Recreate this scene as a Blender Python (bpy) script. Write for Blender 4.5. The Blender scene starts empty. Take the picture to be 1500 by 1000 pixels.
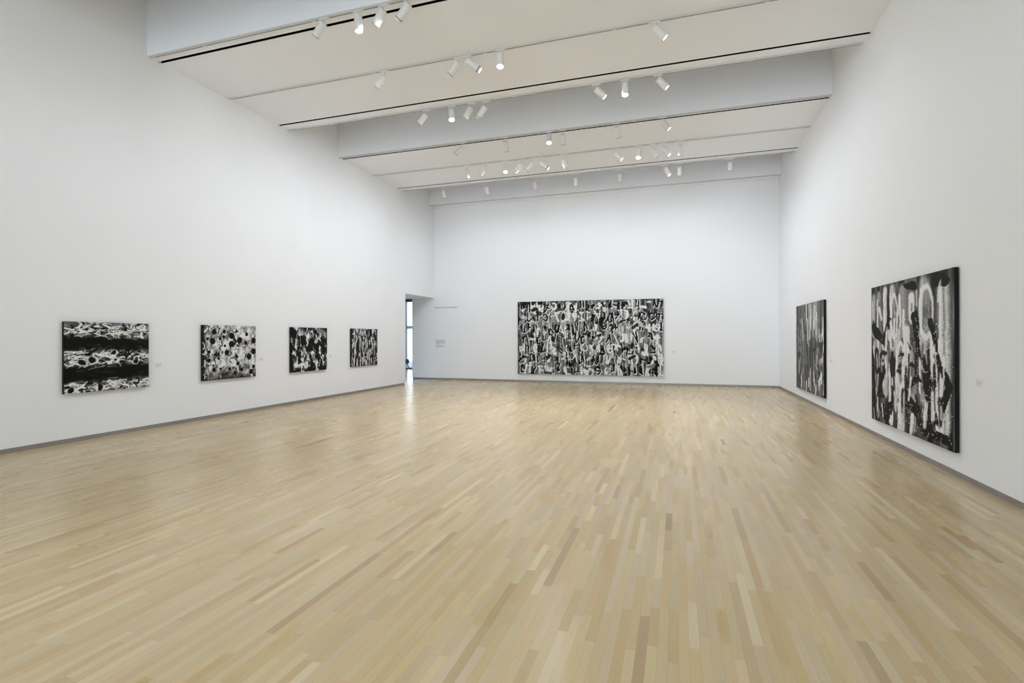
import bpy, bmesh, math, random
import numpy as np
from mathutils import Vector, Matrix
SC = bpy.context.scene
COL = SC.collection
PI = math.pi
# ------------------------------------------------------------------ room
XL, XR, YB, ZC, H = -9.7525, 3.314, 19.735, 7.209, 1.75
YF = -4.75            # wall behind the camera
ZT = ZC + 2.3         # top of the wells between the ceiling slabs
LT = 1.07             # thickness of the left wall at the opening
OY, OZ = 17.262, 3.43 # opening: near jamb and lintel
BH, BR = 0.074, 0.012 # recessed base: height and set-back
# lamp power in watts by beam type, for lamps far from and near to the camera end of the room
POWER = {'L': (90, 46), 'R': (78, 30), 'A': (43, 43), 'C': (640, 170)}

# ------------------------------------------------------------------ materials
def new_mat(name, col=(.8, .8, .8), rough=.5, metal=0., emit=None, estr=0., spec=.5):
    m = bpy.data.materials.new(name); m.use_nodes = True
    b = m.node_tree.nodes['Principled BSDF']
    b.inputs['Base Color'].default_value = (*col, 1)
    b.inputs['Roughness'].default_value = rough
    b.inputs['Metallic'].default_value = metal
    b.inputs['Specular IOR Level'].default_value = spec
    if emit:
        b.inputs['Emission Color'].default_value = (*emit, 1)
        b.inputs['Emission Strength'].default_value = estr
    return m

def add_noise(m, scale=8., amt=.03, bump=0., bscale=60., rough_amt=0.):
    nt = m.node_tree; b = nt.nodes['Principled BSDF']
    tc = nt.nodes.new('ShaderNodeTexCoord')
    n = nt.nodes.new('ShaderNodeTexNoise'); n.inputs['Scale'].default_value = scale; n.inputs['Detail'].default_value = 4
    nt.links.new(tc.outputs['Object'], n.inputs['Vector'])
    base = b.inputs['Base Color'].default_value[:3]
    r = nt.nodes.new('ShaderNodeValToRGB')
    r.color_ramp.elements[0].position = .3; r.color_ramp.elements[1].position = .7
    r.color_ramp.elements[0].color = (*[max(0, c * (1 - amt)) for c in base], 1)
    r.color_ramp.elements[1].color = (*[min(1, c * (1 + amt)) for c in base], 1)
    nt.links.new(n.outputs['Fac'], r.inputs['Fac']); nt.links.new(r.outputs['Color'], b.inputs['Base Color'])
    if bump:
        n2 = nt.nodes.new('ShaderNodeTexNoise'); n2.inputs['Scale'].default_value = bscale
        nt.links.new(tc.outputs['Object'], n2.inputs['Vector'])
        bp = nt.nodes.new('ShaderNodeBump'); bp.inputs['Strength'].default_value = bump; bp.inputs['Distance'].default_value = .002
        nt.links.new(n2.outputs['Fac'], bp.inputs['Height']); nt.links.new(bp.outputs['Normal'], b.inputs['Normal'])
    return m

M = {}
M['wall'] = add_noise(new_mat('white_wall_paint', (.90, .91, .925), .65, spec=.3), 1.2, .006)
M['ceil'] = add_noise(new_mat('white_ceiling_paint', (.93, .95, .985), .7, spec=.2), 1.2, .006)
M['base'] = add_noise(new_mat('grey_aluminium_base', (.33, .31, .295), .42, .35), 3, .05)
M['black_void'] = new_mat('black_slot_lining', (.002, .002, .002), .9, spec=.0)
M['track'] = add_noise(new_mat('white_track_enamel', (.64, .64, .63), .45), 20, .01)
M['groove'] = new_mat('dark_conductor_groove', (.03, .03, .03), .6)
M['lamp'] = add_noise(new_mat('white_lamp_enamel', (.82, .82, .81), .4), 30, .01)
M['ring'] = new_mat('dark_baffle_ring', (.05, .05, .05), .5)
M['lens_on'] = new_mat('glowing_lamp_lens', (.9, .9, .9), .3, emit=(1, .985, .95), estr=5)
M['lens_hot'] = new_mat('dazzling_lamp_lens', (.9, .9, .9), .3, emit=(1, .985, .95), estr=14)
M['edge'] = add_noise(new_mat('black_canvas_edge', (.009, .009, .009), .6, spec=.15), 30, .2)
M['print'] = new_mat('grey_vinyl_print', (.06, .06, .06), .6)
M['print_light'] = new_mat('pale_grey_vinyl_print', (.33, .33, .33), .6)
M['card'] = add_noise(new_mat('white_card', (.83, .83, .825), .6), 30, .005)
M['frame'] = add_noise(new_mat('blue_grey_frame_with_glare', (.60, .68, .75), .5), 10, .04)  # lightened so the colour carries the glare of the bright sky
M['frame_dark'] = add_noise(new_mat('dark_window_head', (.05, .055, .065), .5), 10, .04)
M['chair'] = add_noise(new_mat('dark_chair_fabric', (.03, .035, .05), .6), 40, .2)
M['chair_leg'] = add_noise(new_mat('grey_chair_steel', (.22, .25, .28), .35, .6), 10, .04)
M['stone'] = add_noise(new_mat('pale_lobby_terrazzo', (.68, .72, .75), .16, spec=.6), 14, .05)
M['bounce_paving'] = add_noise(new_mat('pale_light_bounce_paving', (.86, .87, .90), .8), 2, .05)  # kept very pale to throw skylight up onto the ceiling
M['terrace'] = add_noise(new_mat('blue_grey_deck', (.12, .155, .19), .8), 2, .08)

def canvas_mat():
    m = bpy.data.materials.new('black_and_white_paint'); m.use_nodes = True
    nt = m.node_tree; b = nt.nodes['Principled BSDF']
    a = nt.nodes.new('ShaderNodeAttribute'); a.attribute_name = 'paint'
    tc = nt.nodes.new('ShaderNodeTexCoord')
    n = nt.nodes.new('ShaderNodeTexNoise'); n.inputs['Scale'].default_value = 90; n.inputs['Detail'].default_value = 5
    nt.links.new(tc.outputs['Object'], n.inputs['Vector'])
    mr = nt.nodes.new('ShaderNodeMapRange'); mr.inputs['To Min'].default_value = .86; mr.inputs['To Max'].default_value = 1.1
    nt.links.new(n.outputs['Fac'], mr.inputs['Value'])
    mx = nt.nodes.new('ShaderNodeVectorMath'); mx.operation = 'SCALE'
    nt.links.new(a.outputs['Color'], mx.inputs[0]); nt.links.new(mr.outputs['Result'], mx.inputs['Scale'])
    nt.links.new(mx.outputs['Vector'], b.inputs['Base Color'])
    b.inputs['Roughness'].default_value = .6; b.inputs['Specular IOR Level'].default_value = .15
    return m
M['paint'] = canvas_mat()

def floor_mat():
    m = bpy.data.materials.new('maple_strip_floor'); m.use_nodes = True
    nt = m.node_tree; N = nt.nodes; L = nt.links; b = N['Principled BSDF']
    def math_(op, a, bb=None):
        n = N.new('ShaderNodeMath'); n.operation = op
        for i, v in enumerate((a, bb)):
            if v is None: continue
            if isinstance(v, (int, float)): n.inputs[i].default_value = v
            else: L.new(v, n.inputs[i])
        return n.outputs[0]
    g = N.new('ShaderNodeNewGeometry'); s = N.new('ShaderNodeSeparateXYZ'); L.new(g.outputs['Position'], s.inputs[0])
    X = math_('DIVIDE', s.outputs['X'], .0572)
    ix = math_('FLOOR', X); fx = math_('FRACT', X)
    wn = N.new('ShaderNodeTexWhiteNoise'); wn.noise_dimensions = '1D'; L.new(ix, wn.inputs['W'])
    sc = N.new('ShaderNodeSeparateColor'); L.new(wn.outputs['Color'], sc.inputs[0])
    ln = math_('ADD', math_('MULTIPLY', sc.outputs[0], .95), .4)       # board length of this strip
    off = math_('MULTIPLY', sc.outputs[1], 9.)
    Y = math_('DIVIDE', math_('ADD', s.outputs['Y'], math_('ADD', off, 40.)), ln)
    iy = math_('FLOOR', Y); fy = math_('FRACT', Y)
    cv = N.new('ShaderNodeCombineXYZ'); L.new(ix, cv.inputs[0]); L.new(iy, cv.inputs[1])
    w2 = N.new('ShaderNodeTexWhiteNoise'); w2.noise_dimensions = '2D'; L.new(cv.outputs[0], w2.inputs['Vector'])
    s2 = N.new('ShaderNodeSeparateColor'); L.new(w2.outputs['Color'], s2.inputs[0])
    # tone of the board
    r = N.new('ShaderNodeValToRGB'); e = r.color_ramp
    tones = [(0., (.32, .213, .10)), (.004, (.43, .31, .152)), (.05, (.50, .378, .197)), (.35, (.53, .406, .217)), (.65, (.55, .426, .232)), (.93, (.575, .451, .252)), (1., (.64, .515, .31))]
    e.elements[0].position = 0; e.elements[0].color = (*tones[0][1], 1)
    e.elements[1].position = 1; e.elements[1].color = (*tones[-1][1], 1)
    for p_, c_ in tones[1:-1]:
        el = e.elements.new(p_); el.color = (*c_, 1)
    L.new(s2.outputs[0], r.inputs['Fac'])
    # hue drift: some boards pinker, some yellower
    hs = N.new('ShaderNodeHueSaturation'); L.new(r.outputs['Color'], hs.inputs['Color'])
    L.new(math_('ADD', math_('MULTIPLY', s2.outputs[1], .014), .489), hs.inputs['Hue'])
    L.new(math_('ADD', math_('MULTIPLY', s2.outputs[2], .2), .88), hs.inputs['Saturation'])
    # grain, stretched along the boards
    gv = N.new('ShaderNodeCombineXYZ')
    L.new(math_('MULTIPLY', s.outputs['X'], 90.), gv.inputs[0]); L.new(math_('ADD', math_('MULTIPLY', s.outputs['Y'], 4.), math_('MULTIPLY', s2.outputs[1], 60.)), gv.inputs[1])
    gn = N.new('ShaderNodeTexNoise'); gn.inputs['Scale'].default_value = 1.; gn.inputs['Detail'].default_value = 4; L.new(gv.outputs[0], gn.inputs['Vector'])
    gr = math_('ADD', math_('MULTIPLY', gn.outputs['Fac'], .16), .92)
    # joints
    ex = math_('LESS_THAN', math_('MINIMUM', fx, math_('SUBTRACT', 1., fx)), .014)
    ey = math_('LESS_THAN', math_('MULTIPLY', math_('MINIMUM', fy, math_('SUBTRACT', 1., fy)), ln), .0012)
    gap = math_('MAXIMUM', ex, ey)
    dk = math_('SUBTRACT', 1., math_('MULTIPLY', gap, .22))
    dk2 = math_('MULTIPLY', dk, gr)
    sm = N.new('ShaderNodeVectorMath'); sm.operation = 'SCALE'; L.new(hs.outputs['Color'], sm.inputs[0]); L.new(dk2, sm.inputs['Scale'])
    L.new(sm.outputs[0], b.inputs['Base Color'])
    rr = math_('ADD', math_('MULTIPLY', s2.outputs[2], .05), FLOOR_R + .03)
    L.new(rr, b.inputs['Roughness'])
    b.inputs['Specular IOR Level'].default_value = .27
    # very faint cupping of the boards across their width
    cup = math_('MULTIPLY', math_('POWER', math_('ABSOLUTE', math_('SUBTRACT', fx, .5)), 2.), .6)
    hgt = math_('SUBTRACT', math_('ADD', cup, math_('MULTIPLY', s2.outputs[1], .15)), math_('MULTIPLY', gap, .3))
    bp = N.new('ShaderNodeBump'); bp.inputs['Strength'].default_value = .25; bp.inputs['Distance'].default_value = .0006
    L.new(hgt, bp.inputs['Height']); L.new(bp.outputs['Normal'], b.inputs['Normal'])
    return m
FLOOR_R = .2
M['floor'] = floor_mat()

def glass_mat():
    m = bpy.data.materials.new('clear_window_glass'); m.use_nodes = True
    nt = m.node_tree; nt.nodes.remove(nt.nodes['Principled BSDF'])
    o = nt.nodes['Material Output']
    t = nt.nodes.new('ShaderNodeBsdfTransparent'); t.inputs[0].default_value = (.9, .96, 1, 1)
    g = nt.nodes.new('ShaderNodeBsdfGlossy'); g.inputs['Roughness'].default_value = .02
    f = nt.nodes.new('ShaderNodeFresnel'); f.inputs['IOR'].default_value = 1.35
    x = nt.nodes.new('ShaderNodeMixShader')
    nt.links.new(f.outputs[0], x.inputs[0]); nt.links.new(t.outputs[0], x.inputs[1]); nt.links.new(g.outputs[0], x.inputs[2])
    nt.links.new(x.outputs[0], o.inputs['Surface'])
    return m
M['glass'] = glass_mat()

# ------------------------------------------------------------------ mesh helpers
class MB:
    def __init__(s): s.bm = bmesh.new()
    def box(s, x0, x1, y0, y1, z0, z1, bev=0.):
        r = bmesh.ops.create_cube(s.bm, size=1)
        for v in r['verts']:
            v.co = Vector(((x0 + x1) / 2 + v.co.x * (x1 - x0), (y0 + y1) / 2 + v.co.y * (y1 - y0), (z0 + z1) / 2 + v.co.z * (z1 - z0)))
        if bev:
            es = list({e for v in r['verts'] for e in v.link_edges})
            bmesh.ops.bevel(s.bm, geom=es, offset=bev, segments=2, affect='EDGES')
        return s
    def lathe(s, prof, n=28, mat=None):
        """closed profile of (radius, z) spun round z"""
        rings = []
        for r, z in prof:
            if r < 1e-6: rings.append([s.bm.verts.new((0, 0, z))])
            else: rings.append([s.bm.verts.new((r * math.cos(2 * PI * k / n), r * math.sin(2 * PI * k / n), z)) for k in range(n)])
        for a, b in zip(rings[:-1], rings[1:]):
            for k in range(n):
                q = [a[k % len(a)], a[(k + 1) % len(a)], b[(k + 1) % len(b)], b[k % len(b)]]
                u = []
                for v in q:
                    if v not in u: u.append(v)
                if len(u) > 2: s.bm.faces.new(u)
        if mat is not None: bmesh.ops.transform(s.bm, matrix=mat, verts=[v for r in rings for v in r])
        return s
    def tube(s, pts, r, n=10):
        pts = [Vector(p) for p in pts]; prev = None
        for i, p in enumerate(pts):
            t = (pts[min(i + 1, len(pts) - 1)] - pts[max(i - 1, 0)]).normalized()
            q = t.to_track_quat('Z', 'Y').to_matrix()
            ring = [s.bm.verts.new(p + q @ Vector((r * math.cos(2 * PI * k / n), r * math.sin(2 * PI * k / n), 0))) for k in range(n)]
            if prev:
                for k in range(n): s.bm.faces.new((prev[k], prev[(k + 1) % n], ring[(k + 1) % n], ring[k]))
            else: s.bm.faces.new(ring[::-1])
            prev = ring
        s.bm.faces.new(prev)
        return s
    def build(s, name, mat, parent=None, smooth=False):
        bmesh.ops.recalc_face_normals(s.bm, faces=s.bm.faces)
        me = bpy.data.meshes.new(name); s.bm.to_mesh(me); s.bm.free()
        me.materials.append(mat)
        if smooth:
            me.polygons.foreach_set('use_smooth', [True] * len(me.polygons))
            me.set_sharp_from_angle(angle=math.radians(35))
        o = bpy.data.objects.new(name, me); COL.objects.link(o)
        if parent: o.parent = parent
        return o

def tag(o, label=None, cat=None, group=None, kind=None):
    if label: o['label'] = label
    if cat: o['category'] = cat
    if group: o['group'] = group
    if kind: o['kind'] = kind
    return o
def thing(name, loc, label, cat, group=None, rz=0.):
    o = bpy.data.objects.new(name, None); o.empty_display_size = .1; COL.objects.link(o)
    o.location = loc; o.rotation_euler = (0, 0, rz)
    return tag(o, label, cat, group)
def struct(mb, name, mat): return tag(mb.build(name, mat), kind='structure')

# ------------------------------------------------------------------ the room shell
fl = MB()
_p = [(XL - .05, YF - .3), (XR + .3, YF - .3), (XR + .3, YB + .3), (XL, YB + .3), (XL, OY), (XL - .05, OY)]
_b = [fl.bm.verts.new((x, y, -.2)) for x, y in _p]; _t = [fl.bm.verts.new((x, y, 0)) for x, y in _p]
fl.bm.faces.new(_b[::-1]); fl.bm.faces.new(_t)
for _i in range(6): fl.bm.faces.new((_b[_i], _b[(_i + 1) % 6], _t[(_i + 1) % 6], _t[_i]))
struct(fl, 'floor', M['floor'])
WB = .3
def prism(s, poly, z0, z1):
    b = [s.bm.verts.new((x, y, z0)) for x, y in poly]; t = [s.bm.verts.new((x, y, z1)) for x, y in poly]
    s.bm.faces.new(b[::-1]); s.bm.faces.new(t)
    for i in range(len(poly)): s.bm.faces.new((b[i], b[(i + 1) % len(poly)], t[(i + 1) % len(poly)], t[i]))
    return s
lw = MB()
prism(lw, [(XL - WB, YF), (XL, YF), (XL, OY), (XL - LT, OY), (XL - LT, OY - .35), (XL - WB, OY - .35)], BH, OZ)
prism(lw, [(XL - WB, YF), (XL, YF), (XL, YB), (XL - LT, YB), (XL - LT, OY - .35), (XL - WB, OY - .35)], OZ, OZ + .55)
prism(lw, [(XL - WB, YF), (XL, YF), (XL, YB), (XL - WB, YB)], OZ + .55, ZT)
struct(lw, 'wall_left', M['wall'])
struct(MB().box(XR, XR + WB, YF, YB, BH, ZT), 'wall_right', M['wall'])
struct(MB().box(XL - LT, XR + WB, YB, YB + WB, BH, ZT), 'wall_back', M['wall'])
WX0, WX1, WZ = -9.35, 2.9, 6.9                      # unseen window wall added behind the camera for even daylight
struct(MB().box(XL - WB, WX0, YF - WB, YF, 0, ZT).box(WX1, XR + WB, YF - WB, YF, 0, ZT).box(WX0, WX1, YF - WB, YF, WZ, ZT), 'wall_front', M['wall'])
struct(MB().box(XL - WB, XL - BR, YF, OY - .02, 0, BH + .01), 'baseboard_left', M['base'])
struct(MB().box(XR + BR, XR + WB, YF, YB, 0, BH + .01), 'baseboard_right', M['base'])
struct(MB().box(XL - LT + .01, XR + WB, YB + BR, YB + WB, 0, BH + .01), 'baseboard_back', M['base'])

# ceiling: deep wells between lowered slabs, each slab cut by two black air slots
PITCH = 5.93
SW = .066
slabs = []   # (near edge, slot1, mid track, slot2, far edge)
A = (7.345, 7.568, 9.19, 10.758, 11.145)
Bs = (13.235, 13.395, 15.035, 16.655, 17.01)
slabs = [tuple(v - 2 * PITCH for v in A), tuple(v - PITCH for v in A), A, Bs]
c = MB()
X0, X1 = XL, XR
for n_, s1, md, s2, f_ in slabs:
    n2 = max(n_, YF)
    if s1 > YF: c.box(X0, X1, n2, s1, ZC, ZC + .35)
    c.box(X0, X1, s1 + SW if s1 > YF else n2, s2, ZC, ZC + .35)
    c.box(X0, X1, s2 + SW, f_, ZC, ZC + .35)
    c.box(X0, X1, n2, n2 + .18, ZC + .35, ZT); c.box(X0, X1, f_ - .18, f_, ZC + .35, ZT)
    c.box(X0, X1, n2 + .18, f_ - .18, ZC + .9, ZC + 1.0)
CN = 19.19
c.box(X0, X1, CN, YB, ZC, ZT)
c.box(XL - WB, XR + WB, YF - WB, YB + WB, ZT, ZT + .25)
struct(c, 'ceiling', M['ceil'])
k = 1
for n_, s1, md, s2, f_ in slabs:
    for s in (s1, s2):
        if s < YF: continue
        struct(MB().box(X0 + .01, X1 - .01, s, s + .004, ZC + .001, ZC + .36).box(X0 + .01, X1 - .01, s + SW - .004, s + SW, ZC + .001, ZC + .36)
               .box(X0 + .01, X1 - .01, s, s + SW, ZC + .36, ZC + .38), 'trim_%d' % k, M['black_void']); k += 1

# ------------------------------------------------------------------ the lobby beyond the opening
LX0, LX1, LY1, LZ = -19.0, XL - LT, 26.0, 3.95
struct(MB().box(LX0 - .3, XL, 12.0, 26.06, -.2, -.001), 'floor_lobby', M['stone'])
struct(MB().box(LX0 - .3, LX0, 12., 26.2, 0, LZ), 'wall_lobby_left', M['wall'])
struct(MB().box(LX0, XL - WB, 11.7, 12., 0, LZ), 'wall_lobby_front', M['wall'])
struct(MB().box(-10.5, -10.2, YB + WB, 26.2, 0, LZ), 'wall_lobby_right', M['wall'])
struct(MB().box(LX0 - .3, XL - WB - .001, 11.7, 26.2, LZ, LZ + .3), 'ceiling_lobby', M['ceil'])
# window wall
w = MB()
mull = [-18.9, -17.5, -16.1, -14.62, -13.2, -11.8, -10.55]
w.box(LX0, -10.5, LY1 - .05, LY1 + .05, 2.27, 2.44); w.box(LX0, -10.5, LY1 - .05, LY1 + .05, 0.0, .07)
wf = MB()
for mx in mull: w.box(mx - .045, mx + .045, LY1 - .07, LY1 + .07, .07, 3.78)
win = tag(w.build('window_1', M['frame']), kind='structure')
hd = MB().box(LX0, -10.5, LY1 - .08, LY1 + .08, 3.78, LZ).build('window_head', M['frame_dark'], win)
for a, b_ in zip(mull[:-1], mull[1:]):
    MB().box(a + .045, b_ - .045, LY1 - .006, LY1 + .006, .07, 2.27).build('pane', M['glass'], win)
    MB().box(a + .045, b_ - .045, LY1 - .006, LY1 + .006, 2.44, 3.78).build('pane', M['glass'], win)
w2 = MB().box(WX0, WX1, YF - .2, YF - .1, 0, .08).box(WX0, WX1, YF - .2, YF - .1, WZ - .08, WZ).box(WX0, WX1, YF - .2, YF - .1, 3.4, 3.48)
win2 = tag(w2.build('added_fill_window', M['frame']), kind='structure')  # added, out of view: lets fill daylight into the room
gx = np.linspace(WX0, WX1, 7)
for i, g_ in enumerate(gx): MB().box(max(g_ - .035, WX0), min(g_ + .035, WX1), YF - .21, YF - .09, .08, WZ - .08).build('mullion', M['frame'], win2)
for a, b_ in zip(gx[:-1], gx[1:]):
    MB().box(a + .04, b_ - .04, YF - .155, YF - .145, .08, 3.4).build('pane', M['glass'], win2)
    MB().box(a + .04, b_ - .04, YF - .155, YF - .145, 3.48, WZ - .08).build('pane', M['glass'], win2)
struct(MB().box(-30, 25, -40, YF - WB, -.25, -.02), 'floor_bounce_terrace', M['bounce_paving'])  # unseen ground added outside the fill window, bounces light indoors
def portal(name, loc, sx, sy, rx):
    l = bpy.data.lights.new(name, 'AREA'); l.shape = 'RECTANGLE'; l.size = sx; l.size_y = sy; l.cycles.is_portal = True
    o = bpy.data.objects.new(name, l); COL.objects.link(o); o.location = loc; o.rotation_euler = (rx, 0, 0)
portal('window_portal', ((WX0 + WX1) / 2, YF - .25, WZ / 2), WX1 - WX0, WZ, PI / 2)
portal('window_portal', ((LX0 - 10.5) / 2, LY1 + .12, LZ / 2), -10.5 - LX0, LZ, -PI / 2)
struct(MB().box(-40, -3, 26.06, 35.8, -.25, -.012), 'floor_deck', M['terrace'])
# chair seen through the opening
ch = thing('lobby_chair', (-11.13, 20.25, 0), 'dark slim chair with thin steel legs in front of the bright lobby window', 'chair', rz=math.radians(0))
MB().box(-.21, .25, -.21, .21, .415, .45, .012).build('seat', M['chair'], ch)
MB().box(-.27, -.225, -.18, .18, .62, .82, .015).build('backrest', M['chair'], ch)
MB().tube([(-.245, 0, .66), (-.2, 0, .56), (-.165, 0, .48), (-.15, 0, .42)], .02).build('back_post', M['chair'], ch, True)
for sx, sy in ((-.17, -.17), (-.17, .17), (.2, -.17), (.2, .17)):
    MB().tube([(sx * .9, sy * .9, .42), (sx * 1.15, sy * 1.15, 0)], .012).build('leg', M['chair_leg'], ch, True)

# ------------------------------------------------------------------ lighting tracks
TRK = [('nearest', 7.352), ('second', 9.19), ('third', 11.07), ('fourth', 13.245), ('fifth', 15.035), ('sixth', 16.93), ('seventh', 19.2)]
WHERE = ['along the near edge of the closest ceiling slab', 'down the middle of the closest ceiling slab', 'along the far edge of the closest ceiling slab',
         'along the near edge of the farther ceiling slab', 'down the middle of the farther ceiling slab', 'along the far edge of the farther ceiling slab',
         'without lamps, high in front of the back wall']
# track, type, x, y, z of the rear cap, beam direction, has snoot
FIX = [
(1, 'L', -5.715, 7.375, 7.115, -0.704, 0.058, -0.708, 0) , 
(1, 'C', -5.04, 7.375, 7.133, 0.065, 0.011, -0.998, 0) , 
(1, 'L', -4.559, 7.375, 7.11, -0.682, 0.182, -0.708, 0) , 
(1, 'L', -4.092, 7.375, 7.114, -0.748, 0.137, -0.649, 1) , 
(2, 'L', -5.668, 9.22, 7.058, -0.719, 0.046, -0.694, 0) , 
(2, 'L', -4.037, 9.22, 7.086, -0.73, 0.146, -0.667, 1) , 
(2, 'R', -3.857, 9.22, 7.101, 0.73, 0.347, -0.589, 1) , 
(2, 'C', -3.182, 9.22, 7.113, 0.054, -0.161, -0.985, 0) , 
(2, 'R', -0.374, 9.22, 7.082, 0.695, 0.155, -0.702, 0) , 
(3, 'L', -5.7, 11.095, 7.07, -0.722, 0.048, -0.691, 0) , 
(3, 'C', -5.036, 11.095, 7.072, 0.129, -0.289, -0.949, 0) , 
(3, 'L', -4.538, 11.095, 7.078, -0.643, 0.175, -0.746, 0) , 
(3, 'L', -4.187, 11.095, 7.05, -0.695, 0.159, -0.701, 1) , 
(3, 'R', -1.66, 11.095, 7.073, 0.717, 0.162, -0.678, 0) , 
(3, 'C', -1.053, 11.095, 7.137, 0.033, -0.146, -0.989, 0) , 
(3, 'R', -0.378, 11.095, 7.086, 0.689, 0.114, -0.716, 0) , 
(4, 'L', -5.694, 13.275, 7.062, -0.766, 0.011, -0.642, 0) , 
(4, 'A', -4.454, 13.275, 7.071, -0.014, 0.595, -0.804, 0) , 
(4, 'C', -3.221, 13.275, 7.109, 0.077, -0.326, -0.942, 0) , 
(4, 'A', -2.861, 13.275, 7.071, -0.049, 0.583, -0.811, 0) , 
(4, 'A', -1.457, 13.275, 7.084, 0.045, 0.575, -0.817, 0) , 
(4, 'R', -0.357, 13.275, 7.079, 0.643, 0.063, -0.763, 0) , 
(5, 'A', -6.328, 15.06, 7.053, -0.047, 0.541, -0.84, 0) , 
(5, 'L', -5.687, 15.06, 7.054, -0.651, 0.098, -0.753, 0) , 
(5, 'C', -5.026, 15.06, 7.066, 0.075, -0.307, -0.949, 0) , 
(5, 'L', -4.516, 15.06, 7.027, -0.722, 0.109, -0.683, 1) , 
(5, 'L', -4.167, 15.06, 7.03, -0.703, 0.132, -0.699, 1) , 
(5, 'R', -3.924, 15.06, 7.029, 0.743, 0.16, -0.65, 1) , 
(5, 'A', -3.217, 15.06, 7.049, 0.045, 0.561, -0.826, 0) , 
(5, 'R', -1.69, 15.06, 7.051, 0.651, 0.073, -0.755, 0) , 
(5, 'C', -1.044, 15.06, 7.072, -0.023, -0.313, -0.95, 0) , 
(5, 'A', -0.673, 15.06, 7.061, 0.449, 0.521, -0.726, 0) , 
(5, 'R', -0.378, 15.06, 7.043, 0.64, 0.028, -0.768, 0) , 
(5, 'A', 0.066, 15.06, 7.068, 0.029, 0.535, -0.845, 0) , 
(6, 'A', -8.043, 16.955, 7.059, -0.017, 0.558, -0.829, 0) , 
(6, 'A', -6.379, 16.955, 7.039, -0.019, 0.553, -0.833, 0) , 
(6, 'A', -4.62, 16.955, 7.046, -0.035, 0.559, -0.828, 0) , 
(6, 'A', -3.232, 16.955, 7.046, 0.003, 0.558, -0.83, 0) , 
(6, 'A', -1.78, 16.955, 7.051, -0.008, 0.547, -0.837, 0) , 
(6, 'R', -0.369, 16.955, 7.066, 0.51, 0.031, -0.86, 0) , 
(6, 'A', 0.062, 16.955, 7.073, -0.018, 0.529, -0.848, 0) , 
(6, 'A', 1.525, 16.955, 7.085, 0.045, 0.529, -0.847, 0) , 
]
TW, TH = .048, .026
def make_track(y, label, xs, x0=XL + .03, x1=XR - .03):
    t = thing('lighting_track', (0, y, ZC), label, 'light track', 'white ceiling light tracks')
    r = MB().box(x0, x1, 0, TW, -TH, 0, .002)
    r.build('rail', M['track'], t)
    cuts = sorted([(x - .10, x + .10) for x in xs] + [(x - .035, x + .035) for x in np.arange(x0 + 1.35, x1, 2.44)])
    p = x0 + .11
    for a, b_ in cuts:
        if a - p > .03: MB().box(p, a, TW - .013, TW + .0006, -TH - .0006, -TH + .006).build('conductor_groove', M['groove'], t)
        p = max(p, b_)
    if x1 - .05 > p: MB().box(p, x1 - .05, TW - .013, TW + .0006, -TH - .0006, -TH + .006).build('conductor_groove', M['groove'], t)
    return t
for i, (nm, y) in enumerate(TRK):
    make_track(y, 'white light track ' + WHERE[i], [f[2] for f in FIX if f[0] == i + 1])

# ------------------------------------------------------------------ track spotlights: one of each build, then copies
R_, L_ = .066, .262
def make_proto(hot, snoot, lit):
    root = thing('track_spotlight', (0, 0, 0), 'x', 'spotlight')
    ad = MB().box(-.09, .09, -.017, .017, -.026, 0, .004).build('adapter', M['lamp'], root)
    st = MB().lathe([(0, 0), (.007, 0), (.007, -.1), (0, -.1)], 12).build('stem', M['track'], root, True)
    # body axis: local -Z is the beam, origin at the rear cap
    bd = MB().lathe([(0, -.012), (R_ * .62, -.012), (R_ * .66, 0), (R_ - .004, 0), (R_, -.005), (R_, -L_), (R_ - .005, -L_ - .001), (R_ - .006, -L_ + .03), (0, -L_ + .03)], 32).build('lamp_body', M['lamp'], root, True)
    if snoot:
        rg = MB().lathe([(R_ - .003, -L_ - .001), (R_ + .0015, -L_ - .002), (R_ + .0015, -L_ - .011), (R_ - .014, -L_ - .011), (R_ - .014, -L_ - .001), (R_ - .003, -L_ - .001)], 32).build('baffle_ring', M['ring'], bd, True)
        sn = MB().lathe([(R_ - .013, -L_ - .005), (R_ - .013, -L_ - .05), (R_ - .016, -L_ - .05), (R_ - .016, -L_ - .005)], 32).build('snoot', M['lamp'], bd, True)
        ln = MB().lathe([(0, -L_ - .045), (R_ - .0165, -L_ - .045), (R_ - .0165, -L_ - .04), (0, -L_ - .04)], 32).build('lens', lit, bd, True)
    else:
        rg = MB().lathe([(R_ - .007, -L_ + .012), (R_ - .004, -L_ - .0015), (R_ + .001, -L_ - .0025), (R_ + .001, -L_ + .004), (R_, -L_ + .005), (R_ - .007, -L_ + .012)], 32).build('baffle_ring', M['ring'], bd, True)
        d = -.002 if hot else .010
        ln = MB().lathe([(0, -L_ + d), (R_ - .008, -L_ + d), (R_ - .008, -L_ + d + .006), (0, -L_ + d + .006)], 32).build('lens', lit, bd, True)
    return root
PROTO = {('C', 0): make_proto(True, False, M['lens_hot']), ('R', 0): make_proto(False, False, M['lens_on']), ('R', 1): make_proto(False, True, M['lens_on'])}
USED = set()
def copy_tree(o, parent=None):
    c_ = o.copy(); COL.objects.link(c_); c_.parent = parent
    for chd in list(o.children):
        if chd.type != 'LIGHT': copy_tree(chd, c_)
    return c_
def spot_data(name, watts, angle, blend=.9, rad=.035, col=(.905, .96, 1.06)):
    l = bpy.data.lights.new(name, 'SPOT'); l.energy = watts; l.spot_size = math.radians(angle); l.spot_blend = blend
    l.shadow_soft_size = rad; l.color = col; return l
LD = {(k_, n_): spot_data('beam', POWER[k_][n_], {'C': 86, 'A': 145, 'L': 116, 'R': 116}[k_], 1.) for k_ in POWER for n_ in (0, 1)}
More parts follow.
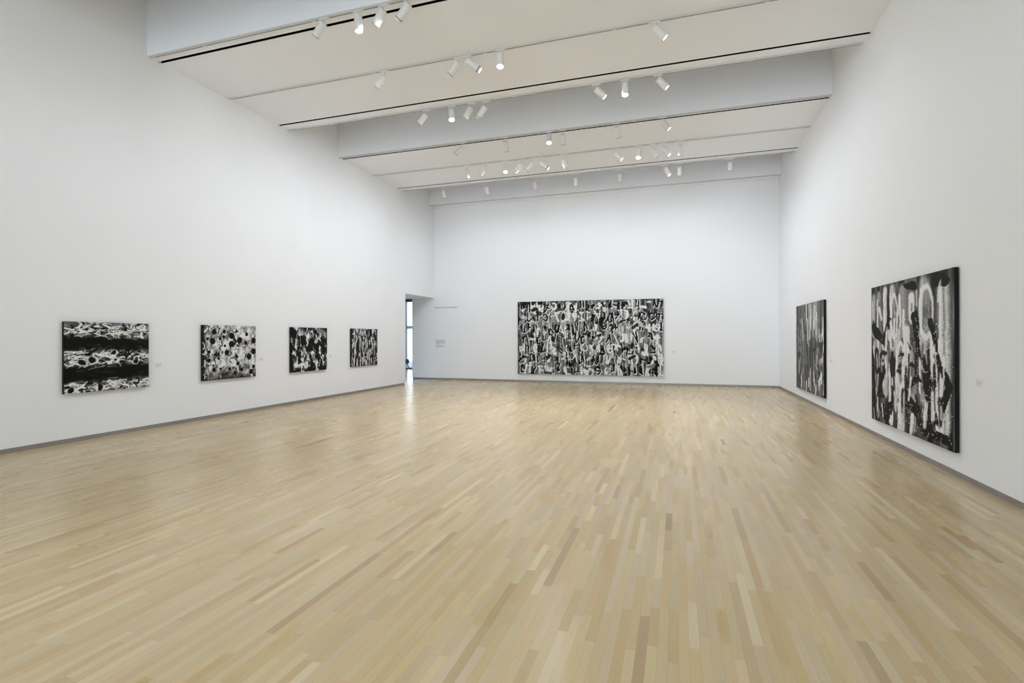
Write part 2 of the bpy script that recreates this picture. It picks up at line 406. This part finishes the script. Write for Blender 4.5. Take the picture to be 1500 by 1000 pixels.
ORD = ['first', 'second', 'third', 'fourth', 'fifth', 'sixth', 'seventh', 'eighth', 'ninth', 'tenth', 'eleventh', 'twelfth']
LOOK = {'L': 'tilted left', 'R': 'tilted right, lens lit', 'A': 'facing the back wall', 'C': 'glaring down'}
def place(track_y, ty, x, z, d, sn, label, group, watts=None):
    key = (ty if ty == 'C' else 'R', sn)
    root = PROTO[key] if key not in USED else copy_tree(PROTO[key])
    USED.add(key)
    root.location = (x, track_y + TW * .45, ZC - TH + .001)
    root['label'] = label; root['group'] = group
    bd = next(c_ for c_ in root.children if c_.name.startswith('lamp_body'))
    dv = Vector(d).normalized()
    q = dv.to_track_quat('-Z', 'Y')
    # hang the body from a point a little below its rear cap
    bd.rotation_mode = 'QUATERNION'; bd.rotation_quaternion = q
    bd.location = Vector((0, 0, z - (ZC - TH))) - dv * 0.0
    l = bpy.data.objects.new('lamp_beam', LD[(ty, 0 if track_y > (12 if ty == 'C' else 9.5) else 1)]); COL.objects.link(l); l.parent = bd
    l.location = (0, 0, -L_ - (.06 if sn else .012))
cnt = {}
for tr, ty, x, y, z, dx, dy, dz, sn in FIX:
    n = cnt.get(tr, 0); cnt[tr] = n + 1
    nm, ty_ = TRK[tr - 1]
    total = sum(1 for f in FIX if f[0] == tr)
    o_ = ORD[n] if n < total - 1 else 'last'
    lk = LOOK[ty] + (', with snout' if sn else '')
    place(ty_, ty, x, min(z, 7.10), (dx, dy, dz), sn, 'white spotlight %s, %s from left on %s track' % (lk, o_, nm), 'cylinder spotlights on the ceiling tracks')
# tracks above and behind the camera, with unseen lamps added for even light
ADDED_LAMPS = [(7.352, [('C', -1.6), ('R', -.4)]), (5.145, [('L', -5.7), ('C', -3.2), ('R', -.4)]), (3.26, [('L', -5.7), ('C', -3.2), ('R', -.4)]), (-.8, [('L', -5.7), ('C', -3.2), ('R', -.4)])]
for y, ls in ADDED_LAMPS:
    if y < 7: make_track(y, {5.145: 'white light track overhead just in front of the camera', 3.26: 'white light track overhead near the camera', -.8: 'white light track behind the camera'}[y], [a[1] for a in ls])
    for n, (ty, x) in enumerate(ls):
        d = {'L': (-.52, .10, -.85), 'R': (.50, .12, -.86), 'C': (.05, -.2, -.96)}[ty]
        place(y, ty, x, 7.08, d, 0, 'added white spotlight out of view overhead, %s lamp, %.0f metres from the back wall' % (ORD[n], YB - y), 'added spotlights out of view overhead')

# ------------------------------------------------------------------ paintings (plain abstract stand-ins, painted in black, grey and white)
rng = np.random.default_rng(7)
def vnoise(h, w, cy_, cx_, r):
    """smooth value noise with cy_ x cx_ cells"""
    g = r.random((cy_ + 2, cx_ + 2))
    yy = np.linspace(0, cy_, h, endpoint=False); xx = np.linspace(0, cx_, w, endpoint=False)
    yi = yy.astype(int); xi = xx.astype(int); fy = (yy - yi)[:, None]; fx = (xx - xi)[None, :]
    fy = fy * fy * (3 - 2 * fy); fx = fx * fx * (3 - 2 * fx)
    a = g[np.ix_(yi, xi)]; b = g[np.ix_(yi, xi + 1)]; c_ = g[np.ix_(yi + 1, xi)]; d = g[np.ix_(yi + 1, xi + 1)]
    return (a * (1 - fx) + b * fx) * (1 - fy) + (c_ * (1 - fx) + d * fx) * fy
class Art:
    """grey values on a grid; x to the right, y up, in metres"""
    def __init__(s, W, Hh, nx, ny, base, seed):
        s.W, s.H, s.nx, s.ny = W, Hh, nx, ny; s.r = np.random.default_rng(seed)
        s.g = np.full((ny, nx), float(base)); s.x = np.linspace(0, W, nx); s.y = np.linspace(0, Hh, ny)
    def blend(s, m, v, sl=None):
        if sl is None: s.g = s.g * (1 - m) + v * m
        else: s.g[sl] = s.g[sl] * (1 - m) + v * m
    def stroke(s, pts, r, v, a=1., soft=.25, rough=.5):
        pts = np.array(pts, float); lo = pts.min(0) - r * 1.5; hi = pts.max(0) + r * 1.5
        x0, x1 = np.searchsorted(s.x, [lo[0], hi[0]]); y0, y1 = np.searchsorted(s.y, [lo[1], hi[1]])
        if x1 - x0 < 1 or y1 - y0 < 1: return
        X, Y = np.meshgrid(s.x[x0:x1], s.y[y0:y1]); D = np.full(X.shape, 9.); O = np.zeros(X.shape); T = np.zeros(X.shape)
        for i in range(len(pts) - 1):
            p, q = pts[i], pts[i + 1]; e = q - p; L2 = max(e @ e, 1e-9)
            t = np.clip(((X - p[0]) * e[0] + (Y - p[1]) * e[1]) / L2, 0, 1)
            dx, dy = X - p[0] - t * e[0], Y - p[1] - t * e[1]; d = np.hypot(dx, dy)
            o = (dx * e[1] - dy * e[0]) / math.sqrt(L2); k_ = d < D
            D[k_] = d[k_]; O[k_] = o[k_]; T[k_] = (t + i)[k_]
        tab = s.r.random(24)
        br = np.interp((O / r + 1.5) * 7, np.arange(24), tab)
        m = np.clip((1 - D / r) / max(soft, .01) , 0, 1)
        m *= a * (1 - rough * np.clip(br * 1.6 - .5, 0, 1))
        s.blend(m, v, (slice(y0, y1), slice(x0, x1)))
    def dot(s, cx, cy, r, v, a=1., soft=.15): s.stroke([(cx, cy), (cx + 1e-4, cy)], r, v, a, soft, 0)
    def poly(s, pts, v, a=.97):
        X, Y = np.meshgrid(s.x, s.y); ins = np.zeros(X.shape, bool); n = len(pts)
        for i in range(n):
            (x0, y0), (x1, y1) = pts[i], pts[(i + 1) % n]
            if abs(y1 - y0) < 1e-9: continue
            ins ^= ((y0 > Y) != (y1 > Y)) & (X < (x1 - x0) * (Y - y0) / (y1 - y0) + x0)
        s.blend(ins * a, v)
    def drip(s, x, y, L, r, v, a=.8):
        s.stroke([(x, y), (x + s.r.normal(0, .004), y - L)], r, v, a, .5, .1)
    def arc(s, cx, cy, rx, ry, a0, a1, r, v, a=1., soft=.25, rough=.5):
        t = np.radians(np.linspace(a0, a1, 14)); s.stroke(np.c_[cx + rx * np.cos(t), cy + ry * np.sin(t)], r, v, a, soft, rough)
    def mark(s, cx, cy, w, h, r, v, a=1., soft=.25, rough=.5, n=None):
        """one abstract gestural mark filling a cell: a few upright, slanted, level or curved strokes"""
        n = n or s.r.integers(2, 5)
        for _ in range(n):
            k_ = s.r.random(); u = s.r.uniform(-.9, .9)
            if k_ < .42: pts = [(u, s.r.uniform(.5, 1.1)), (u + s.r.normal(0, .25), s.r.uniform(-1.1, -.3))]
            elif k_ < .62: pts = [(u * .5 - .5, s.r.uniform(-1, 1)), (u * .5 + .5, s.r.uniform(-1, 1))]
            elif k_ < .8: y = s.r.uniform(-1, 1); pts = [(-s.r.uniform(.3, .9), y), (s.r.uniform(.3, .9), y + s.r.normal(0, .15))]
            else:
                a0 = s.r.uniform(0, 360); t = np.radians(np.linspace(a0, a0 + s.r.uniform(90, 260), 10))
                pts = np.c_[u * .4 + .55 * np.cos(t), .8 * np.sin(t)]
            pts = np.array(pts) * [w / 2, h / 2] + [cx, cy]
            s.stroke(pts, r, v, a, soft, rough)
    def finish(s, gain=1.3, mid=.45, amp=.012, cell=.05):
        """ragged paint edges and strong contrast"""
        ny, nx = s.ny, s.nx; dx = s.x[1]; dy = s.y[1]
        A = lambda: (vnoise(ny, nx, max(3, int(s.H / cell)), max(3, int(s.W / cell)), s.r) - .5) * 2 + (vnoise(ny, nx, max(3, int(s.H / cell * 3)), max(3, int(s.W / cell * 3)), s.r) - .5) * .8
        J, I = np.meshgrid(np.arange(nx), np.arange(ny))
        J = np.clip((J + A() * amp / dx).round().astype(int), 0, nx - 1); I = np.clip((I + A() * amp / dy).round().astype(int), 0, ny - 1)
        s.g = np.clip((s.g[I, J] - mid) * gain + mid, .02, 1)
        return s
    def object(s, name, loc, rz, depth, gap, label, group):
        root = thing(name, loc, label, 'painting', group, rz)
        W, Hh, nx, ny = s.W, s.H, s.nx, s.ny
        X, Z = np.meshgrid(np.linspace(0, W, nx), np.linspace(0, Hh, ny))
        co = np.stack([X, np.full_like(X, -gap - depth - .0008), Z], -1).reshape(-1, 3).astype(np.float32)
        idx = np.arange(nx * ny).reshape(ny, nx)
        f = np.stack([idx[:-1, :-1], idx[:-1, 1:], idx[1:, 1:], idx[1:, :-1]], -1).reshape(-1, 4).astype(np.int32)
        me = bpy.data.meshes.new('painted_canvas'); nf = len(f)
        me.vertices.add(len(co)); me.vertices.foreach_set('co', co.ravel())
        me.loops.add(nf * 4); me.loops.foreach_set('vertex_index', f.ravel())
        me.polygons.add(nf); me.polygons.foreach_set('loop_start', np.arange(0, nf * 4, 4, dtype=np.int32)); me.polygons.foreach_set('loop_total', np.full(nf, 4, dtype=np.int32))
        me.update(calc_edges=True); me.validate()
        g = np.clip(s.g, .0, 1.) ** 2.0 * .86 + .004
        at = me.color_attributes.new('paint', 'FLOAT_COLOR', 'POINT')
        at.data.foreach_set('color', np.stack([g, g, g, np.ones_like(g)], -1).reshape(-1).astype(np.float32))
        me.materials.append(M['paint'])
        o = bpy.data.objects.new('painted_canvas', me); COL.objects.link(o); o.parent = root
        tag(MB().box(0, W, -gap - depth, -gap, 0, Hh, .002).build('canvas_edge', M['edge'], root), 'deep black canvas edge')
        MB().box(W * .12, W * .88, -gap, 0, Hh * .55, Hh * .62).build('hanging_cleat', M['edge'], root)
        return root

def art_back():
    a = Art(5.575, 2.86, 560, 290, .4, 11); r = a.r
    n = vnoise(a.ny, a.nx, 5, 120, r) * .5 + vnoise(a.ny, a.nx, 14, 60, r) * .5
    a.g = .14 + .62 * n + .25 * (vnoise(a.ny, a.nx, 4, 9, r) - .5)
    for _ in range(60):                                    # broad dark patches and pale patches
        x, y = r.uniform(0, a.W), r.uniform(0, a.H); v = r.choice([.06, .08, .85, .5])
        a.stroke([(x, y), (x + r.normal(0, .15), y + r.uniform(-.4, .4))], r.uniform(.05, .16), v, .8, .5, .6)
    for _ in range(420):
        a.drip(r.uniform(0, a.W), r.uniform(.2, a.H), r.uniform(.15, .7), r.uniform(.006, .015), r.choice([.05, .85, .9, .3]), .7)
    rows = 7
    for i in range(rows):
        cy = a.H - (i + .55) * a.H / rows; x = r.uniform(.05, .2)
        while x < a.W - .1:
            w = r.uniform(.17, .34); h = a.H / rows * r.uniform(.7, 1.1); y = cy + r.normal(0, .05)
            if r.random() < .5:                            # black mark with a white edge
                st = r.bit_generator.state
                a.mark(x + w / 2 + .014, y - .010, w, h, .052, 1., .95, .3, .3); r.bit_generator.state = st
                a.mark(x + w / 2, y, w, h, .034, .03, 1, .3, .15)
            else: a.mark(x + w / 2, y, w, h, r.uniform(.024, .042), 1., .95, .3, .3)
            x += w * r.uniform(.75, 1.15)
    for _ in range(45):                                    # solid black and pale slabs over the marks
        x, y = r.uniform(0, a.W), r.uniform(0, a.H); a.stroke([(x, y), (x + r.normal(0, .1), y + r.uniform(-.15, .15))], r.uniform(.04, .10), r.choice([.04, .04, .07, .8]), .9, .25, .3)
    for _ in range(260): a.drip(r.uniform(0, a.W), r.uniform(.2, a.H), r.uniform(.1, .4), r.uniform(.006, .012), r.choice([.04, .95]), .8)
    a.blend(np.clip((.04 - a.x) / .04, 0, 1)[None, :] * .8, .05)
    return a.finish(1.35, .42, .010, .06)
def art_right_near():
    a = Art(2.87, 2.297, 360, 300, .3, 23); r = a.r
    n = vnoise(a.ny, a.nx, 4, 26, r); n2 = vnoise(a.ny, a.nx, 4, 6, r)
    a.g = .07 + .30 * np.clip(n * 1.3 - .25, 0, 1) + .10 * n2
    W, Hh = a.W, a.H
    # pale sprayed bars and loops, upper band
    def bar(x, y0, y1, w, v=.62):
        a.stroke([(x, y0), (x + r.normal(0, .03), y1)], w, v, .9, .45, .45)
        a.stroke([(x - w * .55, y0 - .04), (x - w * .5, y1 + .06)], w * .22, .95, .85, .6, .2)
        if r.random() < .6: a.stroke([(x + w * .15, y0 - .1), (x + w * .1, y1 + .1)], w * .35, .28, .75, .8, .2)
    for x, y0, y1, w, v in ((.12, 2.1, 1.5, .10, .6), (.36, 2.1, 1.2, .13, .5), (.62, 2.2, 1.55, .09, .75), (.93, 2.15, 1.2, .13, .62), (1.32, 2.1, 1.55, .16, .5),
                            (1.63, 2.0, 1.72, .11, .8), (2.05, 2.12, 1.42, .19, .62), (2.60, 2.05, .3, .17, .66), (2.45, 1.3, .15, .10, .8), (.2, 1.3, .5, .14, .6),
                            (.62, 1.15, .55, .13, .65), (.86, .95, .1, .10, .9), (1.15, 1.5, .4, .12, .55), (1.62, 1.15, .55, .17, .55), (1.98, 1.4, .6, .14, .6),
                            (1.28, .6, .05, .12, .7), (1.72, .5, .12, .10, .55), (.34, .45, .12, .09, .55), (2.3, 1.45, .95, .10, .85), (1.45, 1.5, 1.1, .12, .92), (1.05, 1.75, 1.3, .09, .6)):
        bar(x, y0, y1, w * 1.12, min(v * 1.12, .95))
    for cx, cy, rx, ry, w, v in ((2.1, 1.78, .2, .36, .06, .9), (.42, 1.05, .13, .36, .05, .85), (1.24, 1.0, .13, .36, .05, .9), (1.0, 1.75, .12, .35, .045, .9)):
        a.arc(cx, cy, rx, ry, 0, 360, w, v, .8, .7, .25); a.dot(cx, cy, rx * .55, .3, .7, .8)
    # torn-looking dark facets
    for pts in (((.1, 1.6), (.55, 1.35), (.75, 1.7)), ((1.75, 1.6), (1.9, 1.1), (1.6, 1.3)), ((2.2, 1.65), (2.4, 1.3)), ((.9, .62), (1.05, .5), (.8, .3)), ((2.1, .95), (2.25, .35), (2.05, .2)),
                ((2.5, 1.0), (2.75, .8), (2.6, .55)), ((1.3, .9), (1.55, .75), (1.85, .82)), ((.55, .9), (.3, .5)), ((1.45, .45), (1.85, .38)), ((2.0, .12), (2.7, .1)), ((.05, 1.1), (.12, .2)), ((.5, .25), (.75, .15)),
                ((1.4, 2.2), (1.75, 2.15)), ((2.35, 2.2), (2.7, 2.15)), ((1.66, 1.75), (1.8, 1.5))):
        p = np.array(pts); d = p[-1] - p[0]; nrm = np.array([-d[1], d[0]]) / (np.hypot(*d) + 1e-6)
        w_ = r.uniform(.08, .15); left = [q + nrm * w_ * r.uniform(.2, 1.2) for q in p]; right = [q - nrm * w_ * r.uniform(.2, 1.2) for q in p[::-1]]
        a.poly([p[0] - d * .15] + left + [p[-1] + d * .25] + right, .06)
    # dark sprayed marks low down, pale ones over the dark
    for x in (.2, .5, .8, 1.15, 1.55, 1.95, 2.3, .35): a.mark(x + .1, .98 + r.normal(0, .05), .3, .5, .045, .08, .95, .6, .1, 3)
    for x in (.35, .75, 1.25, 1.75, 2.35): a.mark(x + .1, .45 + r.normal(0, .05), .34, .45, .045, .12, .9, .6, .1, 3)
    for _ in range(34):
        x, y = r.uniform(.1, 2.75), r.uniform(.15, 2.15); v = r.choice([.95, .8, .7]); l = r.uniform(.1, .35)
        a.stroke([(x, y), (x + r.normal(0, .05), y - l)], r.uniform(.03, .07), v, .85, .5, .45)
    # splatter and thin drips
    for _ in range(700):
        x = abs(r.normal(2.05, .6)) % W; y = r.uniform(.05, 1.7); a.dot(x, y, r.uniform(.004, .013), r.choice([.08, .9, .93]), .9, .4)
    for x, y, l in ((2.0, .42, .16), (2.12, .5, .2), (2.25, .4, .12), (2.45, .45, .2)): a.stroke([(x, y), (x + .02, y - l)], .012, .92, .8, .4, .2)
    a.g = a.g * (.90 + .18 * vnoise(a.ny, a.nx, 120, 150, r))
    return a.finish(1.55, .27, .014, .12)
def art_right_far():
    a = Art(2.95, 2.32, 340, 280, .3, 31); r = a.r
    n = vnoise(a.ny, a.nx, 4, 34, r); a.g = .20 + .24 * n
    for _ in range(46):
        x, y = r.uniform(0, a.W), r.uniform(0, a.H); a.stroke([(x, y + .3), (x + r.normal(0, .03), y - .4)], r.uniform(.03, .09), r.choice([.12, .3, .36, .42]), .85, .4, .4)
    for _ in range(20):
        x = r.uniform(.55, a.W); y = r.uniform(1.55, 2.3); a.stroke([(x, y + .2), (x + r.normal(0, .05), y - .35)], r.uniform(.03, .07), r.choice([.62, .85, .95]), .85, .6, .3)
    for _ in range(16):
        x = r.uniform(.6, a.W); y = r.uniform(.0, .45); a.stroke([(x, y), (x + r.normal(0, .05), y + .2)], r.uniform(.03, .06), r.choice([.9, .95]), .9, .3, .2)
    for _ in range(12):
        x = r.uniform(2.2, 2.9); y = r.uniform(.3, 1.6); a.stroke([(x, y), (x + .05, y + .16)], .05, .92, .8, .6, .2)
    for _ in range(60):
        x = abs(r.normal(.35, .5)) % a.W; y = r.uniform(.1, 2.2); a.stroke([(x, y), (x, y + r.uniform(.05, .2))], .02, r.choice([.05, .75, .05]), .9, .4, .2)
    for _ in range(26):
        x = r.uniform(0, a.W); y = r.uniform(0, 1.2); a.stroke([(x, y), (x + r.normal(0, .04), y + r.uniform(.1, .4))], r.uniform(.02, .04), .06, .9, .4, .2)
    for i in range(18): a.mark(r.uniform(.2, 2.8), r.uniform(.3, 1.9), .28, .42, .03, r.choice([.12, .45, .6]), .85, .5, .2)
    return a.finish(1.35, .22, .010, .08)
def art_one():
    a = Art(1.443, 1.21, 300, 252, .07, 41); r = a.r
    yy = (a.y / a.H)[:, None]; n = vnoise(a.ny, a.nx, 9, 12, r)
    def band(c, w): return np.exp(-((yy - c) / w) ** 4)
    top, mid, low = band(.92, .17), band(.50, .13), band(.06, .13)
    amt = np.clip(top + mid + low, 0, 1) * np.clip(.35 + n, 0, 1)
    a.blend(amt * .8, .42 + .4 * vnoise(a.ny, a.nx, 10, 14, r))
    def squiggles(c, w, k_, bw=.024):
        for _ in range(k_):
            x = r.uniform(0, a.W); y = (c + r.normal(0, w)) * a.H; s_ = r.uniform(.06, .14)
            v = r.choice([.97, .9, .75, .06, .06]); t0 = r.uniform(0, 360)
            if r.random() < .4: a.arc(x, y, s_ * .7, s_ * .5, t0, t0 + r.uniform(60, 190), r.uniform(.010, bw), v, .95, .45, .3)
            else: a.stroke([(x - s_, y + r.normal(0, .05)), (x + s_, y + r.normal(0, .06))], r.uniform(.007, bw * .8), v, .9, .5, .3)
    squiggles(.9, .07, 150); squiggles(.50, .065, 150); squiggles(.05, .05, 100)
    for cx, cy, rr in ((.27, .5, .06), (.43, .55, .065), (.80, .66, .045), (.82, .55, .04), (.1, .06, .06), (.56, .07, .06), (1.2, .5, .05)):
        a.dot(cx, cy, rr, .06, .95, .3); a.arc(cx, cy, rr * 1.15, rr, 180, 380, .016, .9, .8, .5, .2)
    dark = np.exp(-((yy - (.71 - .06 * (a.x / a.W)[None, :])) / .095) ** 4) + np.exp(-((yy - (.25 + .03 * (a.x / a.W)[None, :])) / .10) ** 4)
    a.blend(np.clip(dark, 0, 1) * (.80 + .2 * vnoise(a.ny, a.nx, 8, 20, r)), .05 + .06 * vnoise(a.ny, a.nx, 20, 24, r))
    for _ in range(26):
        x, y = r.uniform(0, a.W), r.choice([.70, .26]) * a.H + r.normal(0, .05)
        a.stroke([(x, y), (x + r.uniform(.05, .2), y + r.normal(0, .04))], r.uniform(.012, .03), r.choice([.22, .3, .16]), .6, .8, .4)
    return a.finish(1.35, .36, .018, .09)
def art_two():
    a = Art(1.465, 1.205, 270, 224, .7, 53); r = a.r
    n = vnoise(a.ny, a.nx, 10, 14, r) * .6 + vnoise(a.ny, a.nx, 30, 40, r) * .4
    a.g = .32 + .62 * n
    yy = (a.y / a.H)[:, None]; xx = (a.x / a.W)[None, :]
    a.blend(np.clip(.8 - yy * 3.2, 0, 1) * np.clip(.35 + vnoise(a.ny, a.nx, 7, 8, r), 0, 1), .14)
    a.blend(np.clip(.10 - xx, 0, .1) * 8, .08)
    for _ in range(120):
        x, y = r.uniform(0, a.W), r.uniform(0, a.H); a.stroke([(x, y), (x + r.normal(0, .05), y + r.uniform(.03, .14))], r.uniform(.008, .022), r.choice([.95, .9, .1, .1, .45]), .85, .5, .3)
    for _ in range(30):
        x, y = r.uniform(0, a.W), r.uniform(0, a.H); t0 = r.uniform(0, 360); a.arc(x, y, .05, .06, t0, t0 + 200, .012, r.choice([.1, .95, .4]), .9, .5, .2)
    for _ in range(500): a.dot(r.uniform(0, a.W), r.uniform(0, a.H * .4), r.uniform(.003, .009), r.choice([.85, .1]), .8, .5)
    pts = []
    for _ in range(400):
        x, y, q_ = r.uniform(.08, a.W - .06), r.uniform(.12, a.H - .06), r.choice([.035, .042, .05, .065, .078])
        if all(math.hypot(x - u, y - v) > q_ + w_ + .02 for u, v, w_ in pts): pts.append((x, y, q_))
        if len(pts) > 29: break
    a.finish(1.9, .44, .014, .05)
    for x, y, q_ in pts: a.dot(x, y, q_, .04, .98, .16)
    return a
def art_three():
    a = Art(1.47, 1.20, 250, 204, .09, 67); r = a.r
    n = vnoise(a.ny, a.nx, 7, 9, r); a.g = .07 + .10 * vnoise(a.ny, a.nx, 20, 30, r)
    a.blend(np.clip((n - .58) * 5, 0, 1) * .8, .55 + .4 * vnoise(a.ny, a.nx, 12, 16, r))
    for _ in range(70):
        x, y = r.uniform(.03, a.W), r.uniform(.04, a.H); a.stroke([(x, y), (x + r.normal(0, .03), y + r.uniform(.03, .15))], r.uniform(.012, .035), r.choice([.95, .85, .6, .45]), .85, .5, .4)
    for cx, cy, h in ((.2, .75, .13), (.42, .42, .15), (1.02, .12, .14), (1.3, .3, .13), (.85, .38, .16), (.45, .10, .12), (1.15, .55, .12)):
        a.stroke([(cx, cy + h * .7), (cx + r.normal(0, .03), cy - h * .6)], r.uniform(.05, .075), .9, .95, .35, .5); a.stroke([(cx + .03, cy + h * .5), (cx + .03, cy - h * .3)], .022, .1, .8, .4, .3)
    for _ in range(70):
        x, y = r.uniform(.03, a.W), r.uniform(.04, a.H); a.stroke([(x, y), (x + r.normal(0, .04), y + r.uniform(.02, .12))], r.uniform(.010, .03), .06, .9, .4, .2)
    a.stroke([(1.1, 1.15), (1.4, 1.0)], .12, .62, .7, .6, .6)
    return a.finish(1.6, .27, .026, .07)
def art_four():
    a = Art(1.47, 1.20, 250, 204, .12, 71); r = a.r
    a.g = .10 + .25 * vnoise(a.ny, a.nx, 8, 34, r)
    for _ in range(230):
        x, y = r.uniform(0, a.W), r.uniform(-.05, a.H); a.stroke([(x, y), (x + r.normal(0, .015), y + r.uniform(.08, .24))], r.uniform(.016, .034), r.choice([.97, .9, .7, .5, .07, .07, .07]), .92, .45, .35)
    for _ in range(40):
        x, y = r.uniform(0, a.W), r.uniform(0, a.H); a.stroke([(x, y), (x + r.uniform(.03, .1), y + r.normal(0, .03))], r.uniform(.010, .022), r.choice([.95, .07]), .9, .45, .3)
    a.blend(np.clip((.05 - a.x) / .05, 0, 1)[None, :] * .9, .06)
    return a.finish(1.35, .4, .008, .05)
GL, GR = 'small square paintings on the left wall', 'large paintings on the right wall'
art_one().object('painting', (XL, 5.880, .829), PI / 2, .046, .016, 'black and white painting in dark horizontal bands, nearest on the left wall', GL)
art_two().object('painting', (XL, 8.500, .838), PI / 2, .046, .016, 'pale painting scattered with black round spots, second on the left wall', GL)
art_three().object('painting', (XL, 11.155, .845), PI / 2, .046, .016, 'mostly black painting with white blotches, third on the left wall', GL)
art_four().object('painting', (XL, 13.800, .853), PI / 2, .040, .014, 'painting of dense upright white and black dashes, farthest on the left wall', GL)
art_back().object('painting', (-6.077, YB, .318), 0, .046, .014, 'very wide black and white painting with rows of marks on the back wall', None)
art_right_far().object('painting', (XR, 16.72, .312), -PI / 2, .046, .012, 'large grey streaked painting on the right wall, nearer the back corner', GR)
art_right_near().object('painting', (XR, 10.625, .316), -PI / 2, .046, .012, 'large black and white sprayed painting on the right wall, nearest the camera', GR)


# ------------------------------------------------------------------ writing on the walls
def text_obj(name, txt, width, loc, rot, mat, label, cat):
    cu = bpy.data.curves.new(name, 'FONT'); cu.body = txt; cu.size = .1; cu.extrude = .0006
    t = bpy.data.objects.new(name, cu); COL.objects.link(t)
    bpy.context.view_layer.update()
    me = bpy.data.meshes.new_from_object(t.evaluated_get(bpy.context.evaluated_depsgraph_get()))
    bpy.data.objects.remove(t)
    v = np.zeros(len(me.vertices) * 3, np.float32); me.vertices.foreach_get('co', v); v = v.reshape(-1, 3)
    s_ = width / (v[:, 0].max() - v[:, 0].min()); v[:, :2] *= s_; v[:, 0] -= v[:, 0].min(); v[:, 2] *= 1
    me.vertices.foreach_set('co', v.ravel()); me.materials.clear(); me.materials.append(mat)
    o = bpy.data.objects.new(name, me); COL.objects.link(o); o.location = loc; o.rotation_euler = rot
    return tag(o, label, cat)
text_obj('gallery_title_lettering', 'Barney A. Ebsworth Gallery', 1.02, (-9.735, YB - .0009, 3.0), (PI / 2, math.radians(-0), 0), M['print'],
         'grey gallery title lettering high on the back wall beside the opening', 'wall lettering')
r_ = random.Random(3)
tb = MB(); z = 1.672
for rows in (8, 4):
    for q in range(rows):
        x = -9.712; xe = -9.712 + (.44 if q < rows - 1 else (.22 if rows == 8 else .2)) + r_.uniform(-.03, .02)
        while x < xe - .02:
            w_ = min(r_.uniform(.018, .06), xe - x)
            tb.box(x, x + w_, YB - .0011, YB - .0001, z - .0095, z + .0015); x += w_ + .009
        z -= .0255
    z -= .026
tag(tb.build('introductory_wall_text', M['print_light']), 'two blocks of tiny grey printed text low on the back wall near the opening', 'wall text')
def wall_label(loc, rz, label, mat):
    t = thing('wall_label', loc, label, 'wall label', 'small title labels beside the paintings', rz)
    MB().box(-.07, .07, -.0015, 0, -.045, .045).build('card', M['card'], t)
    p = MB()
    for q, (a, b_) in enumerate(((-.06, -.03), (-.02, .052), (-.06, .02))):
        zz = .028 - q * .02
        p.box(a, b_, -.0022, -.0014, zz, zz + .005)
    p.build('printed_lines', mat, t)
wall_label((XL, 7.563, 1.226), PI / 2, 'small white title label right of the nearest painting on the left wall', M['print_light'])
wall_label((XL, 10.2, 1.229), PI / 2, 'small white title label right of the second painting on the left wall', M['print_light'])
wall_label((XL, 12.858, 1.225), PI / 2, 'small white title label right of the third painting on the left wall', M['print_light'])
wall_label((-.133, YB, 1.23), 0, 'small white title label right of the wide painting on the back wall', M['print_light'])
wall_label((XR, 13.369, 1.208), -PI / 2, 'small white title label between the two large paintings on the right wall', M['print_light'])
wall_label((XR, 7.335, 1.211), -PI / 2, 'small white title label right of the nearest painting on the right wall', M['print_light'])

# ------------------------------------------------------------------ daylight outside the lobby window
wd = bpy.data.worlds.new('overcast_sky'); SC.world = wd; wd.use_nodes = True
nt = wd.node_tree; bg = nt.nodes['Background']
tc = nt.nodes.new('ShaderNodeTexCoord'); sp = nt.nodes.new('ShaderNodeSeparateXYZ'); rp = nt.nodes.new('ShaderNodeValToRGB')
nt.links.new(tc.outputs['Generated'], sp.inputs[0]); nt.links.new(sp.outputs['Z'], rp.inputs['Fac'])
rp.color_ramp.elements[0].position = 0; rp.color_ramp.elements[0].color = (1, .98, .95, 1)
rp.color_ramp.elements[1].position = .6; rp.color_ramp.elements[1].color = (1, .975, .94, 1)
nt.links.new(rp.outputs['Color'], bg.inputs['Color']); bg.inputs['Strength'].default_value = 3.6

# ------------------------------------------------------------------ camera
cd = bpy.data.cameras.new('camera'); cam = bpy.data.objects.new('camera', cd); COL.objects.link(cam)
cam.location = (0, 0, H)
F_, YAW, ROLL, CY, PITCH_ = 756.68, .3108, -.0022, 493.70, .0012
cd.sensor_fit = 'HORIZONTAL'; cd.sensor_width = 36; cd.lens = 36 * F_ / 1500; cd.shift_y = (CY - 500) / 1500
fw = Vector((-math.sin(YAW) * math.cos(PITCH_), math.cos(YAW) * math.cos(PITCH_), math.sin(PITCH_)))
q = fw.to_track_quat('-Z', 'Y')
cam.rotation_mode = 'QUATERNION'
from mathutils import Quaternion
cam.rotation_quaternion = q @ Quaternion((0, 0, 1), ROLL)
cd.clip_start = .05; cd.clip_end = 300
SC.camera = cam
SC.view_settings.view_transform = 'Standard'; SC.view_settings.look = 'None'; SC.view_settings.gamma = 1
SC.view_settings.use_curve_mapping = False
SC.view_settings.exposure = 0.2
